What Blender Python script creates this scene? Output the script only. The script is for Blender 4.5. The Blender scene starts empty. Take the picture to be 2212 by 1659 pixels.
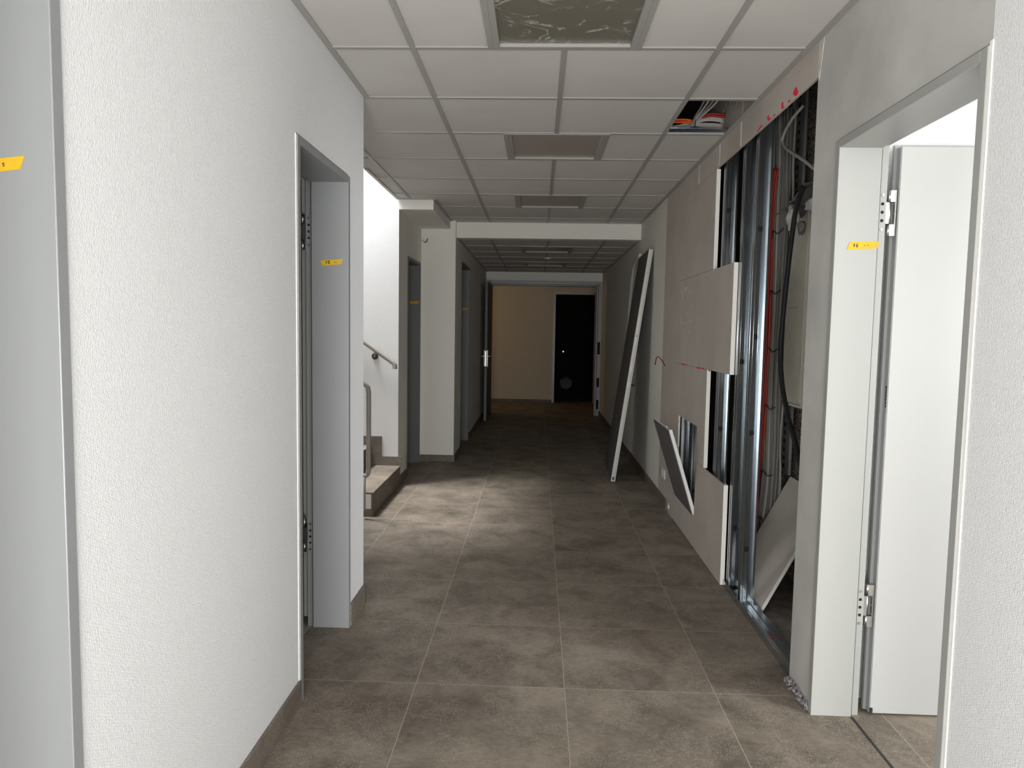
import bpy, bmesh, math, random
from mathutils import Vector, Matrix
random.seed(7)
PI = math.pi
S = bpy.context.scene
COL = S.collection

# ------------------------------------------------------------------ camera
cd = bpy.data.cameras.new('camera'); cam = bpy.data.objects.new('camera', cd); COL.objects.link(cam)
pi_, ya_, ro_ = .0768, -.0357, .0168
fw = Vector((math.sin(ya_)*math.cos(pi_), math.cos(ya_)*math.cos(pi_), -math.sin(pi_)))
rt = Vector((math.cos(ya_), -math.sin(ya_), 0)); upv = rt.cross(fw)
r2 = math.cos(ro_)*rt + math.sin(ro_)*upv; u2 = -math.sin(ro_)*rt + math.cos(ro_)*upv
M = Matrix((r2, u2, -fw)).transposed().to_4x4(); M.translation = (0, 0, 1.455)
cam.matrix_world = M
cd.sensor_width = 36; cd.lens = 1518.04/2212*36; cd.clip_start = .05; cd.clip_end = 60
S.camera = cam

# ------------------------------------------------------------------ light
w = bpy.data.worlds.new('world'); S.world = w; w.use_nodes = True
w.node_tree.nodes['Background'].inputs[0].default_value = (.55, .72, 1, 1)
w.node_tree.nodes['Background'].inputs[1].default_value = .6
def area(name, loc, direction, sx, sy, power, color, spread=180):
    l = bpy.data.lights.new(name, 'AREA'); l.shape = 'RECTANGLE'; l.size = sx; l.size_y = sy
    l.energy = power; l.color = color; l.spread = math.radians(spread)
    o = bpy.data.objects.new(name, l); COL.objects.link(o); o.location = loc
    o.rotation_euler = Vector(direction).to_track_quat('-Z', 'Y').to_euler()
    return o
area('daylight_entrance', (.1, -1.93, 1.0), (0, 1, .22), 1.7, 1.7, 222, (1, .99, .965))
area('daylight_office_window', (4.86, -.2, 1.55), (-1, .35, -.05), 2.2, 1.5, 320, (.97, .99, 1))
area('daylight_stairwell_rooflight', (-2.75, 5.86, 5.9), (.12, -.05, -1), 1.3, .8, 260, (1, .985, .96), 130)
area('lamp_end_room', (-2.6, 13.2, 2.1), (1, .05, -.25), .4, .4, 5, (1, .62, .30))
S.view_settings.view_transform = 'Standard'; S.view_settings.look = 'None'
S.view_settings.exposure = 0; S.view_settings.gamma = 1
S.cycles.use_denoising = True
S.cycles.max_bounces = 10; S.cycles.diffuse_bounces = 6; S.cycles.glossy_bounces = 4
S.cycles.sample_clamp_indirect = 4; S.cycles.caustics_reflective = False; S.cycles.caustics_refractive = False

# ------------------------------------------------------------------ materials
def nt(name):
    m = bpy.data.materials.new(name); m.use_nodes = True
    n = m.node_tree; return m, n, n.nodes['Principled BSDF']
def mat(name, col, rough=.6, metal=0, bump=0, bscale=40, var=0, vscale=6, spec=.5, detail=4):
    m, n, b = nt(name)
    b.inputs['Base Color'].default_value = (*col, 1); b.inputs['Roughness'].default_value = rough
    b.inputs['Metallic'].default_value = metal; b.inputs['Specular IOR Level'].default_value = spec
    tc = n.nodes.new('ShaderNodeTexCoord')
    if var:
        t = n.nodes.new('ShaderNodeTexNoise'); t.inputs['Scale'].default_value = vscale; t.inputs['Detail'].default_value = detail
        n.links.new(tc.outputs['Object'], t.inputs['Vector'])
        r = n.nodes.new('ShaderNodeMapRange'); r.inputs[1].default_value = .3; r.inputs[2].default_value = .7
        r.inputs[3].default_value = 1-var; r.inputs[4].default_value = 1+var
        n.links.new(t.outputs['Fac'], r.inputs[0])
        h = n.nodes.new('ShaderNodeVectorMath'); h.operation = 'SCALE'; h.inputs[0].default_value = col
        n.links.new(r.outputs[0], h.inputs['Scale']); n.links.new(h.outputs[0], b.inputs['Base Color'])
    if bump:
        t = n.nodes.new('ShaderNodeTexNoise'); t.inputs['Scale'].default_value = bscale; t.inputs['Detail'].default_value = 3
        n.links.new(tc.outputs['Object'], t.inputs['Vector'])
        u = n.nodes.new('ShaderNodeBump'); u.inputs['Strength'].default_value = bump; u.inputs['Distance'].default_value = .002
        n.links.new(t.outputs['Fac'], u.inputs['Height']); n.links.new(u.outputs['Normal'], b.inputs['Normal'])
    return m
def wallpaper(name, col):
    m, n, b = nt(name); b.inputs['Roughness'].default_value = .75
    L = n.links; tc = n.nodes.new('ShaderNodeTexCoord')
    sx = n.nodes.new('ShaderNodeSeparateXYZ'); L.new(tc.outputs['Object'], sx.inputs[0])
    ad = n.nodes.new('ShaderNodeMath'); ad.operation = 'ADD'; L.new(sx.outputs[0], ad.inputs[0]); L.new(sx.outputs[1], ad.inputs[1])
    cb = n.nodes.new('ShaderNodeCombineXYZ'); L.new(ad.outputs[0], cb.inputs[0]); L.new(sx.outputs[2], cb.inputs[1])
    mp = n.nodes.new('ShaderNodeMapping'); mp.inputs['Scale'].default_value = (230, 150, 1); mp.inputs['Rotation'].default_value = (0, 0, .35)
    L.new(cb.outputs[0], mp.inputs[0])
    v = n.nodes.new('ShaderNodeTexVoronoi'); v.inputs['Scale'].default_value = 1; v.inputs['Randomness'].default_value = .55
    L.new(mp.outputs[0], v.inputs['Vector'])
    u = n.nodes.new('ShaderNodeBump'); u.inputs['Strength'].default_value = .7; u.inputs['Distance'].default_value = .0013; u.invert = True
    L.new(v.outputs['Distance'], u.inputs['Height']); L.new(u.outputs['Normal'], b.inputs['Normal'])
    r = n.nodes.new('ShaderNodeMapRange'); r.inputs[1].default_value = 0; r.inputs[2].default_value = .8
    r.inputs[3].default_value = 1.04; r.inputs[4].default_value = .9; L.new(v.outputs['Distance'], r.inputs[0])
    h = n.nodes.new('ShaderNodeVectorMath'); h.operation = 'SCALE'; h.inputs[0].default_value = col
    L.new(r.outputs[0], h.inputs['Scale']); L.new(h.outputs[0], b.inputs['Base Color'])
    return m
def tile_mat(name, gx=(.1363, .609), gy=(2.773, .5962), base=((.105, .086, .068), (.31, .264, .216)), grid=True):
    m, n, b = nt(name); L = n.links
    def math_(op, a, c=None):
        q = n.nodes.new('ShaderNodeMath'); q.operation = op
        for i, v in enumerate((a, c)):
            if v is None: continue
            if isinstance(v, (int, float)): q.inputs[i].default_value = v
            else: L.new(v, q.inputs[i])
        return q.outputs[0]
    tc = n.nodes.new('ShaderNodeTexCoord'); sx = n.nodes.new('ShaderNodeSeparateXYZ'); L.new(tc.outputs['Object'], sx.inputs[0])
    U = math_('DIVIDE', math_('SUBTRACT', sx.outputs[0], gx[0]-20*gx[1]), gx[1]); V = math_('DIVIDE', math_('SUBTRACT', sx.outputs[1], gy[0]-20*gy[1]), gy[1])
    iu, iv = math_('FLOOR', U), math_('FLOOR', V)
    cb = n.nodes.new('ShaderNodeCombineXYZ'); L.new(iu, cb.inputs[0]); L.new(iv, cb.inputs[1])
    wn = n.nodes.new('ShaderNodeTexWhiteNoise'); wn.noise_dimensions = '3D'; L.new(cb.outputs[0], wn.inputs['Vector'])
    off = n.nodes.new('ShaderNodeVectorMath'); off.operation = 'SCALE'; off.inputs['Scale'].default_value = 9; L.new(wn.outputs['Color'], off.inputs[0])
    pos = n.nodes.new('ShaderNodeVectorMath'); pos.operation = 'ADD'; L.new(tc.outputs['Object'], pos.inputs[0]); L.new(off.outputs[0], pos.inputs[1])
    a = n.nodes.new('ShaderNodeTexNoise'); a.inputs['Scale'].default_value = 3.6; a.inputs['Detail'].default_value = 8; a.inputs['Roughness'].default_value = .68
    a.inputs['Distortion'].default_value = .35; L.new(pos.outputs[0], a.inputs['Vector'])
    st = n.nodes.new('ShaderNodeMapping'); st.inputs['Scale'].default_value = (1, 2.4, 1); L.new(pos.outputs[0], st.inputs[0])
    a2 = n.nodes.new('ShaderNodeTexNoise'); a2.inputs['Scale'].default_value = 34; a2.inputs['Detail'].default_value = 5; a2.inputs['Roughness'].default_value = .8; L.new(st.outputs[0], a2.inputs['Vector'])
    mx = math_('ADD', math_('MULTIPLY', a.outputs['Fac'], .68), math_('MULTIPLY', a2.outputs['Fac'], .32))
    cr = n.nodes.new('ShaderNodeValToRGB'); L.new(mx, cr.inputs[0])
    cr.color_ramp.elements[0].position = .36; cr.color_ramp.elements[0].color = (*base[0], 1)
    cr.color_ramp.elements[1].position = .64; cr.color_ramp.elements[1].color = (*base[1], 1)
    vo = n.nodes.new('ShaderNodeTexVoronoi'); vo.inputs['Scale'].default_value = 170; L.new(tc.outputs['Object'], vo.inputs['Vector'])
    sp = math_('LESS_THAN', vo.outputs['Distance'], .27)
    pn = n.nodes.new('ShaderNodeTexNoise'); pn.inputs['Scale'].default_value = 5; pn.inputs['Detail'].default_value = 3; L.new(pos.outputs[0], pn.inputs['Vector'])
    sp = math_('MULTIPLY', sp, math_('MULTIPLY', math_('GREATER_THAN', pn.outputs['Fac'], .47), .7))
    m1 = n.nodes.new('ShaderNodeMix'); m1.data_type = 'RGBA'; L.new(sp, m1.inputs[0]); L.new(cr.outputs[0], m1.inputs[6]); m1.inputs[7].default_value = (.46, .42, .35, 1)
    out = m1.outputs[2]
    if grid:
        fu, fv = math_('FRACT', U), math_('FRACT', V)
        g = 0.003
        du = math_('MULTIPLY', math_('SUBTRACT', .5, math_('ABSOLUTE', math_('SUBTRACT', fu, .5))), gx[1])
        dv = math_('MULTIPLY', math_('SUBTRACT', .5, math_('ABSOLUTE', math_('SUBTRACT', fv, .5))), gy[1])
        j = math_('LESS_THAN', math_('MINIMUM', du, dv), g/2)
        m2 = n.nodes.new('ShaderNodeMix'); m2.data_type = 'RGBA'; L.new(j, m2.inputs[0]); L.new(out, m2.inputs[6]); m2.inputs[7].default_value = (.40, .36, .31, 1)
        out = m2.outputs[2]
        bu = n.nodes.new('ShaderNodeBump'); bu.inputs['Strength'].default_value = .3; bu.inputs['Distance'].default_value = .001; bu.invert = True
        L.new(math_('ADD', j, math_('MULTIPLY', a2.outputs['Fac'], -.6)), bu.inputs['Height']); L.new(bu.outputs[0], b.inputs['Normal'])
    L.new(out, b.inputs['Base Color']); b.inputs['Roughness'].default_value = .6; b.inputs['Specular IOR Level'].default_value = .28
    return m
def block_mat():
    m, n, b = nt('speckled_wood_concrete'); L = n.links; b.inputs['Roughness'].default_value = .95
    tc = n.nodes.new('ShaderNodeTexCoord'); v = n.nodes.new('ShaderNodeTexVoronoi'); v.inputs['Scale'].default_value = 120
    L.new(tc.outputs['Object'], v.inputs['Vector']); cr = n.nodes.new('ShaderNodeValToRGB'); L.new(v.outputs['Color'], cr.inputs[0])
    e = cr.color_ramp.elements; e[0].position = .25; e[0].color = (.07, .06, .05, 1); e[1].position = .8; e[1].color = (.42, .37, .31, 1)
    L.new(cr.outputs[0], b.inputs['Base Color'])
    u = n.nodes.new('ShaderNodeBump'); u.inputs['Strength'].default_value = .6; u.inputs['Distance'].default_value = .004
    L.new(v.outputs['Distance'], u.inputs['Height']); L.new(u.outputs[0], b.inputs['Normal'])
    return m
def steel_mat():
    m, n, b = nt('galvanised_steel'); L = n.links; b.inputs['Metallic'].default_value = .95; b.inputs['Base Color'].default_value = (.50, .54, .57, 1)
    tc = n.nodes.new('ShaderNodeTexCoord'); mp = n.nodes.new('ShaderNodeMapping'); mp.inputs['Scale'].default_value = (60, 60, 2.5); L.new(tc.outputs['Object'], mp.inputs[0])
    t = n.nodes.new('ShaderNodeTexNoise'); t.inputs['Scale'].default_value = 1; t.inputs['Detail'].default_value = 4; L.new(mp.outputs[0], t.inputs['Vector'])
    r = n.nodes.new('ShaderNodeMapRange'); r.inputs[3].default_value = .10; r.inputs[4].default_value = .24; L.new(t.outputs['Fac'], r.inputs[0]); L.new(r.outputs[0], b.inputs['Roughness'])
    return m
def smear_mat():
    m, n, b = nt('smeared_luminaire_film'); L = n.links
    tc = n.nodes.new('ShaderNodeTexCoord'); t = n.nodes.new('ShaderNodeTexNoise'); t.inputs['Scale'].default_value = 5.5; t.inputs['Detail'].default_value = 3; t.inputs['Distortion'].default_value = 1.6
    L.new(tc.outputs['Object'], t.inputs['Vector'])
    cr = n.nodes.new('ShaderNodeValToRGB'); L.new(t.outputs['Fac'], cr.inputs[0]); e = cr.color_ramp.elements
    e[0].position = .455; e[0].color = (0, 0, 0, 1); e[1].position = .49; e[1].color = (1, 1, 1, 1)
    x = e.new(.525); x.color = (0, 0, 0, 1)
    t2 = n.nodes.new('ShaderNodeTexNoise'); t2.inputs['Scale'].default_value = 14; t2.inputs['Detail'].default_value = 4; L.new(tc.outputs['Object'], t2.inputs['Vector'])
    c2 = n.nodes.new('ShaderNodeValToRGB'); L.new(t2.outputs['Fac'], c2.inputs[0]); c2.color_ramp.elements[0].position = .46; c2.color_ramp.elements[1].position = .66
    mu = n.nodes.new('ShaderNodeMath'); mu.operation = 'MULTIPLY'; L.new(cr.outputs[0], mu.inputs[0]); L.new(c2.outputs[0], mu.inputs[1])
    mx = n.nodes.new('ShaderNodeMix'); mx.data_type = 'RGBA'; L.new(mu.outputs[0], mx.inputs[0]); mx.inputs[6].default_value = (.17, .16, .13, 1); mx.inputs[7].default_value = (.6, .6, .56, 1)
    L.new(mx.outputs[2], b.inputs['Base Color']); b.inputs['Roughness'].default_value = .3
    return m
m_wp = wallpaper('white_woven_wallpaper', (.81, .82, .83))
m_wall = mat('white_wall_paint', (.81, .80, .75), .8, bump=.15, bscale=160)
m_plaster = mat('grey_filler_plaster', (.50, .50, .475), .85, var=.12, vscale=3.5, bump=.1, bscale=60)
m_gyps = mat('beige_gypsum_board', (.50, .455, .41), .85, var=.07, vscale=4, bump=.05, bscale=80)
m_gypedge = mat('white_gypsum_core', (.85, .84, .81), .9, bump=.3, bscale=150)
m_tile = mat('ceiling_tile_fleece', (.60, .585, .56), .9, bump=.25, bscale=220, var=.03, vscale=3)
m_grid = mat('ceiling_grid_grey', (.36, .35, .335), .5)
m_frame = mat('grey_steel_frame_paint', (.265, .275, .28), .35)
m_leaf = mat('light_grey_door_laminate', (.47, .47, .46), .4)
m_leand = mat('dark_grey_door_face', (.10, .097, .095), .6, spec=.3)
m_frame3 = mat('office_lit_steel_frame', (.35,.355,.34), .4)  # frame paint lightened, office daylight on the jamb put into the colour
m_frame2 = mat('dark_steel_frame', (.12, .125, .125), .5)  # darker frame tone for the alcove and far doors
m_leafedge = mat('grey_door_edge', (.36, .37, .37), .45)
m_floor = tile_mat('stone_look_floor_tile')
m_skirt = tile_mat('skirting_tile', base=((.12, .10, .082), (.19, .162, .135)), grid=False)
m_cav = mat('cavity_shade_black', (.02, .02, .02), .95, bump=.4, bscale=50)  # shade of the deep cavity put into the wall colour
m_block = block_mat(); m_steel = steel_mat(); m_smear = smear_mat()
m_steelb = mat('brushed_hinge_steel', (.6, .6, .58), .32, 1)
m_perf = mat('dull_galvanised_sheet', (.42, .43, .42), .5, .7, var=.15, vscale=8)
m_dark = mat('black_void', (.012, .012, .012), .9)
m_black = mat('black_cable_sheath', (.010, .010, .011), .6, spec=.25)
m_ins = mat('black_rubber', (.02, .02, .02), .6)
m_greyc = mat('grey_cable_sheath', (.23, .225, .21), .5)
m_lightc = mat('light_grey_cable_sheath', (.43, .42, .39), .5)
m_redc = mat('red_cable_sheath', (.27, .012, .008), .5)
m_orange = mat('orange_cable_sheath', (.80, .11, .015), .5)
m_orange2 = mat('orange_red_cable_sheath', (.48, .045, .012), .5)
m_flap = mat('dark_flap_face', (.115, .11, .118), .55)  # dark grey tone of the flap front
m_alu = mat('white_aluminium_edge', (.82, .83, .84), .4, 0)
m_plate = mat('pale_zinc_plate', (.74, .73, .70), .5)
m_stile = mat('door_stile_grey', (.60, .595, .57), .45)
m_tape = mat('yellow_crepe_tape', (.60, .37, .012), .7, var=.05, vscale=40)
m_ink = mat('black_marker_ink', (.02, .015, .03), .5)
m_spray = mat('red_marking_spray', (.80, .01, .06), .7)
m_film = mat('luminaire_diffuser', (.36, .33, .295), .35)
m_white = mat('white_plastic', (.78, .78, .75), .4)
m_cab = mat('beige_cabinet_steel', (.70, .68, .58), .45, var=.05, vscale=6)
m_board = mat('grey_beige_laminated_board', (.56, .53, .48), .55, var=.06, vscale=3)
m_bag = mat('crumpled_grey_white_paper', (.62, .60, .57), .8, var=.15, vscale=25)
m_bagd = mat('dark_grey_foil', (.14, .14, .135), .5)
m_rail = mat('handrail_grey_lacquer', (.33, .31, .29), .4)
m_conc = mat('raw_concrete', (.22, .2, .18), .95, var=.3, vscale=12, bump=.6, bscale=30)
m_end = mat('cream_wall_paint', (.55, .49, .38), .85)
m_wcshade = mat('washroom_shade_black', (.012, .012, .011), .9, spec=.1)  # unlit washroom: its darkness is painted into walls and flush plate
m_filler = mat('white_joint_filler', (.60, .585, .55), .85, var=.12, vscale=30)
m_rubble = mat('broken_mortar', (.25, .225, .245), .95, bump=1, bscale=90, var=.5, vscale=80)
m_glass, n_, b_ = nt('window_glass'); b_.inputs['Transmission Weight'].default_value = 1; b_.inputs['Roughness'].default_value = 0; b_.inputs['IOR'].default_value = 1.02
m_porc = mat('shaded_porcelain', (.02, .02, .02), .5)  # toilet colour blackened to stand in for the room's shade

# ------------------------------------------------------------------ helpers
def tag(o, label=None, cat=None, group=None, kind=None):
    if label: o['label'] = label
    if cat: o['category'] = cat
    if group: o['group'] = group
    if kind: o['kind'] = kind
    return o
def empty(name, loc=(0, 0, 0), **k):
    o = bpy.data.objects.new(name, None); COL.objects.link(o); o.location = loc; o.empty_display_size = .1
    return tag(o, **k)
class MB:
    def __init__(s): s.bm = bmesh.new(); s.mi = 0
    def box(s, x0, x1, y0, y1, z0, z1, mi=None, T=None):
        a = [min(x0, x1), max(x0, x1)]; b = [min(y0, y1), max(y0, y1)]; c = [min(z0, z1), max(z0, z1)]
        v = [s.bm.verts.new((a[i], b[j], c[k])) for i in (0, 1) for j in (0, 1) for k in (0, 1)]
        if T:
            for q in v: q.co = T @ q.co
        for f in ((0, 1, 3, 2), (4, 6, 7, 5), (0, 4, 5, 1), (2, 3, 7, 6), (0, 2, 6, 4), (1, 5, 7, 3)):
            g = s.bm.faces.new([v[i] for i in f]); g.material_index = s.mi if mi is None else mi
        return s
    def prism(s, poly, axis, d0, d1, mi=None, T=None):
        # poly: 2D points in the other two axes (order x,y,z without axis)
        def P(p, d):
            q = list(p); q.insert('xyz'.index(axis), d); return Vector(q)
        A = [s.bm.verts.new(P(p, d0)) for p in poly]; B = [s.bm.verts.new(P(p, d1)) for p in poly]
        fs = [s.bm.faces.new(A), s.bm.faces.new(B[::-1])]
        for i in range(len(poly)):
            j = (i+1) % len(poly); fs.append(s.bm.faces.new((A[i], B[i], B[j], A[j])))
        for f in fs: f.material_index = s.mi if mi is None else mi
        if T:
            for q in A+B: q.co = T @ q.co
        return s
    def tube(s, pts, r, n=10, closed=False, mi=None, cap=True):
        pts = [Vector(p) for p in pts]; N = len(pts); rings = []
        nrm = None
        for i, p in enumerate(pts):
            if closed: t = pts[(i+1) % N]-pts[i-1]
            else: t = pts[min(i+1, N-1)]-pts[max(i-1, 0)]
            t.normalize()
            if nrm is None:
                nrm = t.orthogonal().normalized()
            nrm = (nrm-t*nrm.dot(t)).normalized(); bn = t.cross(nrm)
            rr = r[i] if isinstance(r, (list, tuple)) else r
            rings.append([s.bm.verts.new(p+rr*(math.cos(a)*nrm+math.sin(a)*bn)) for a in [2*PI*k/n for k in range(n)]])
        for i in range(N if closed else N-1):
            A, B = rings[i], rings[(i+1) % N]
            for k in range(n):
                f = s.bm.faces.new((A[k], A[(k+1) % n], B[(k+1) % n], B[k])); f.smooth = True; f.material_index = s.mi if mi is None else mi
        if cap and not closed:
            s.bm.faces.new(rings[0][::-1]).material_index = s.mi if mi is None else mi; s.bm.faces.new(rings[-1]).material_index = s.mi if mi is None else mi
        return s
    def cyl(s, a, b, r, n=16, mi=None): return s.tube([a, b], r, n, mi=mi)
    def build(s, name, mats, parent=None, bevel=0, **k):
        bmesh.ops.recalc_face_normals(s.bm, faces=s.bm.faces)
        me = bpy.data.meshes.new(name); s.bm.to_mesh(me); s.bm.free()
        for m in (mats if isinstance(mats, (list, tuple)) else [mats]): me.materials.append(m)
        o = bpy.data.objects.new(name, me); COL.objects.link(o)
        if parent:
            o.parent = parent; o.matrix_parent_inverse = Matrix.Translation(-parent.location)
        if bevel:
            b = o.modifiers.new('bevel', 'BEVEL'); b.width = bevel; b.segments = 2; b.limit_method = 'ANGLE'; b.angle_limit = .6
        return tag(o, **k)
def spline(pts, n=8):
    P = [Vector(p) for p in pts]; P = [2*P[0]-P[1]]+P+[2*P[-1]-P[-2]]; out = []
    for i in range(1, len(P)-2):
        a, b, c, d = P[i-1:i+3]
        for k in range(n):
            t = k/n; out.append(.5*((2*b)+(c-a)*t+(2*a-5*b+4*c-d)*t*t+(3*b-a-3*c+d)*t**3))
    out.append(P[-2]); return out
def struct(name, mb, m, parent=None, bevel=0): return mb.build(name, m, parent, bevel, kind=None if parent else 'structure')

H, H2, TOP = 2.605, 2.44, 3.0     # main ceiling, far ceiling, slab above
XL, XR = -.895, 1.08
# ------------------------------------------------------------------ floor, slab
struct('floor', MB().box(-4.7, 1.135, -2.7, 16.2, -.1, 0).box(1.135, 5.2, -2.7, 2.78, -.1, 0).box(1.135, 5.2, 5.5, 16.2, -.1, 0).box(1.135, 5.2, 2.78, 5.5, -.1, -.004), m_floor)
struct('ceiling_slab', MB().box(-1.29, 5.2, -2.7, 16.2, TOP, TOP+.1).box(-4.7, -1.29, -2.7, 5.18, TOP, TOP+.1).box(-4.7, -1.29, 6.5, 16.2, TOP, TOP+.1), m_dark)
MB().box(1.172, 1.53, 2.95, 5.45, -.004, .004).build('cavity_screed', m_conc, kind='structure')

# ------------------------------------------------------------------ ceilings
def ceiling(name, z, xs, ys, region, skip, gridlines_x, gridlines_y, tedge):
    """tiles between grid lines, clipped to region rects"""
    t = MB(); x_all = sorted(set(xs)); y_all = sorted(set(ys))
    for i in range(len(x_all)-1):
        for j in range(len(y_all)-1):
            x0, x1, y0, y1 = x_all[i], x_all[i+1], y_all[j], y_all[j+1]
            cx, cy = (x0+x1)/2, (y0+y1)/2
            if not any(a < cx < b and c < cy < d for a, b, c, d in region): continue
            if any(a < cx < b and c < cy < d for a, b, c, d in skip): continue
            t.box(x0, x1, y0, y1, z+.005, z+.02)
    return t
gx0, gy0 = .0863, 2.9785
GX = [gx0+.625*k for k in (-4, -3, -2, -1, 0, 1)]
GY = [gy0+.625*k for k in range(-9, 8)]
reg_main = [(-.895, 1.08, -2.5, 3.6), (-2.6, 1.08, 3.6, 5.18), (-1.29, 1.08, 5.18, 6.36), (-.96, 1.08, 6.36, 7.66)]
lum_rows = [gy0-.625*4, gy0-.625, gy0+.625*2, gy0+.625*5]
LUMS = [(gx0-.3125, gx0+.3125, y, y+.625) for y in lum_rows]
hole = (gx0+.625, 1.08, gy0+.625, gy0+1.25)
skip = LUMS+[hole]
xs = GX+[-.895, 1.08, -1.29, -.96, -2.6, gx0-.3125, gx0+.3125]
ys = GY+[-2.5, 3.6, 5.18, 6.36, 7.66]
cm = ceiling('ceiling', H, xs, ys, reg_main, skip, None, None, None)
c_main = struct('ceiling', cm, m_tile)
g = MB(); b = .012
for x in GX:
    for (a, c, d, e) in reg_main:
        if a-.001 < x < c:
            segs = [(d, e)]
            if abs(x-gx0) < .01:
                for (p, q, r_, s_) in LUMS:
                    ns = []
                    for (u, v) in segs:
                        if r_ > u and s_ < v: ns += [(u, r_), (s_, v)]
                        elif r_ <= u < s_ < v: ns += [(s_, v)]
                        else: ns += [(u, v)]
                    segs = ns
            for (u, v) in segs: g.box(x-b, x+b, u, v, H-.001, H+.012)
for y in GY:
    for (a, c, d, e) in reg_main:
        if d < y < e: g.box(a, c, y-b, y+b, H-.0005, H+.0115)
for y in (hole[2], hole[3]): g.box(hole[0], 1.08, y-.0015, y+.0015, H, H+.04)
g.box(XL, XL+.026, -2.5, 3.6, H-.0015, H+.006); g.box(XR-.026, XR, -2.5, 7.66, H-.0015, H+.006)
g.box(-1.29, -1.264, 5.18, 6.36, H-.0015, H+.006); g.box(-1.29, -.96, 6.334, 6.36, H-.0012, H+.0055); g.box(-.96, -.934, 6.36, 7.66, H-.0015, H+.006)
g.box(-.96, 1.08, 7.634, 7.66, H-.0012, H+.0055)
g.build('ceiling_grid', m_grid, c_main)
# far ceiling
GY2 = [9.02+.625*k for k in range(-3, 6)]
GX2 = [.09+.625*k for k in (-1, 0, 1)]
reg2 = [(-.9, 1.09, 7.8, 12.12)]
LUM2 = [(.09-.3125, .09+.3125, 9.02-.625, 9.02), (.09-.3125, .09+.3125, 9.02+.625*2, 9.02+.625*3)]
c2 = struct('ceiling.001', ceiling('', H2, GX2+[-.9, 1.09, .09-.3125, .09+.3125], GY2+[7.8, 12.12], reg2, LUM2, 0, 0, 0), m_tile)
g = MB()
for x in GX2:
    segs = [(7.8, 12.12)] if abs(x-.09) > .01 else [(7.8, LUM2[0][2]), (LUM2[0][3], LUM2[1][2]), (LUM2[1][3], 12.12)]
    for u, v in segs: g.box(x-b, x+b, u, v, H2-.001, H2+.012)
for y in GY2:
    if 7.8 < y < 12.12: g.box(-.9, 1.09, y-b, y+b, H2-.0005, H2+.0115)
g.box(-.9, -.875, 7.8, 12.12, H2-.0015, H2+.006); g.box(1.065, 1.09, 7.8, 12.12, H2-.0015, H2+.006)
g.build('ceiling_grid', m_grid, c2)
# end room ceiling
struct('ceiling.002', MB().box(-3.2, 2.6, 12.3, 14.2, 2.5, 2.55).box(.2, 1.3, 14.35, 15.7, 2.45, 2.5), m_wall)
# luminaires
def luminaire(L, z, pm, label, body=True):
    x0, x1, y0, y1 = L; e = empty('panel_light', ((x0+x1)/2, (y0+y1)/2, z), label=label, cat='ceiling light', group='square ceiling panel lights')
    f = MB(); wd = .048
    for a in ((x0, x0+wd, y0, y1), (x1-wd, x1, y0, y1), (x0+wd, x1-wd, y0, y0+.03), (x0+wd, x1-wd, y1-.03, y1)): f.box(*a, z-.004, z+.02)
    for a in ((x0+.022, x0+.024, y0, y1), (x1-.024, x1-.022, y0, y1)): f.box(*a, z-.006, z-.003)
    f.build('frame', m_grid, e, .002)
    MB().box(x0+wd, x1-wd, y0+.03, y1-.03, z+.010, z+.014).build('diffuser', pm, e)
    if body: MB().box(x0+.02, x1-.02, y0+.02, y1-.02, z+.0205, z+.07).build('housing', m_steelb, e)
luminaire(LUMS[1], H, m_smear, 'ceiling panel light with a dark pane smeared with white swirls, nearest the camera')
luminaire(LUMS[2], H, m_film, 'switched-off ceiling panel light with clean grey pane, level with the open wall cavity')
luminaire(LUMS[3], H, m_film, 'switched-off ceiling panel light just before the white ceiling step')
luminaire(LUM2[0], H2, m_film, 'ceiling panel light just behind the white ceiling step, before the round detector')
luminaire(LUM2[1], H2, m_film, 'dark ceiling panel light farthest away, near the end doorway')
luminaire(LUMS[0], H, m_film, 'ceiling panel light above and behind the camera')
e = empty('smoke_detector', (.111, 9.67, H2-.001), label='small round white detector on the dark far ceiling', cat='smoke detector')
MB().tube([(.111, 9.67, H2-.001), (.111, 9.67, H2-.008), (.111, 9.67, H2-.012)], [.05, .05, .042], 24).build('body', m_white, e)
MB().tube([(.111, 9.67, H2-.012), (.111, 9.67, H2-.02)], [.016, .012], 16).build('sensor_dome', m_alu, e)

# ------------------------------------------------------------------ walls
DH = 2.16
# left wall near, x -1.06..-.895
w1 = MB()
for (a, c) in ((-2.6, .59), (1.3, 2.588), (3.3, 3.586)): w1.box(-1.06, XL, a, c, 0, TOP)
for (a, c) in ((.59, 1.3), (2.588, 3.3)): w1.box(-1.06, XL, a, c, DH, TOP)
struct('wall_left', w1, m_wp)
struct('wall_left.001', MB().box(-1.06, -2.6, 3.48, 3.586, 0, TOP), m_wp)      # return behind the corner
struct('wall_left.002', MB().box(-2.7, -2.6, 3.48, 5.18, 0, TOP), m_wall)
# dark rooms on the left
struct('wall_left.003', MB().box(-2.9, -2.8, -2.6, 3.48, 0, TOP).box(-2.8, -1.06, 3.40, 3.48, 0, TOP).box(-2.8, -1.06, 1.6, 1.7, 0, TOP).box(-2.8, -1.06, -2.6, -2.5, 0, TOP).box(-2.8, -1.06, -2.5, 3.4, 2.55, 2.6), m_wall)
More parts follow.
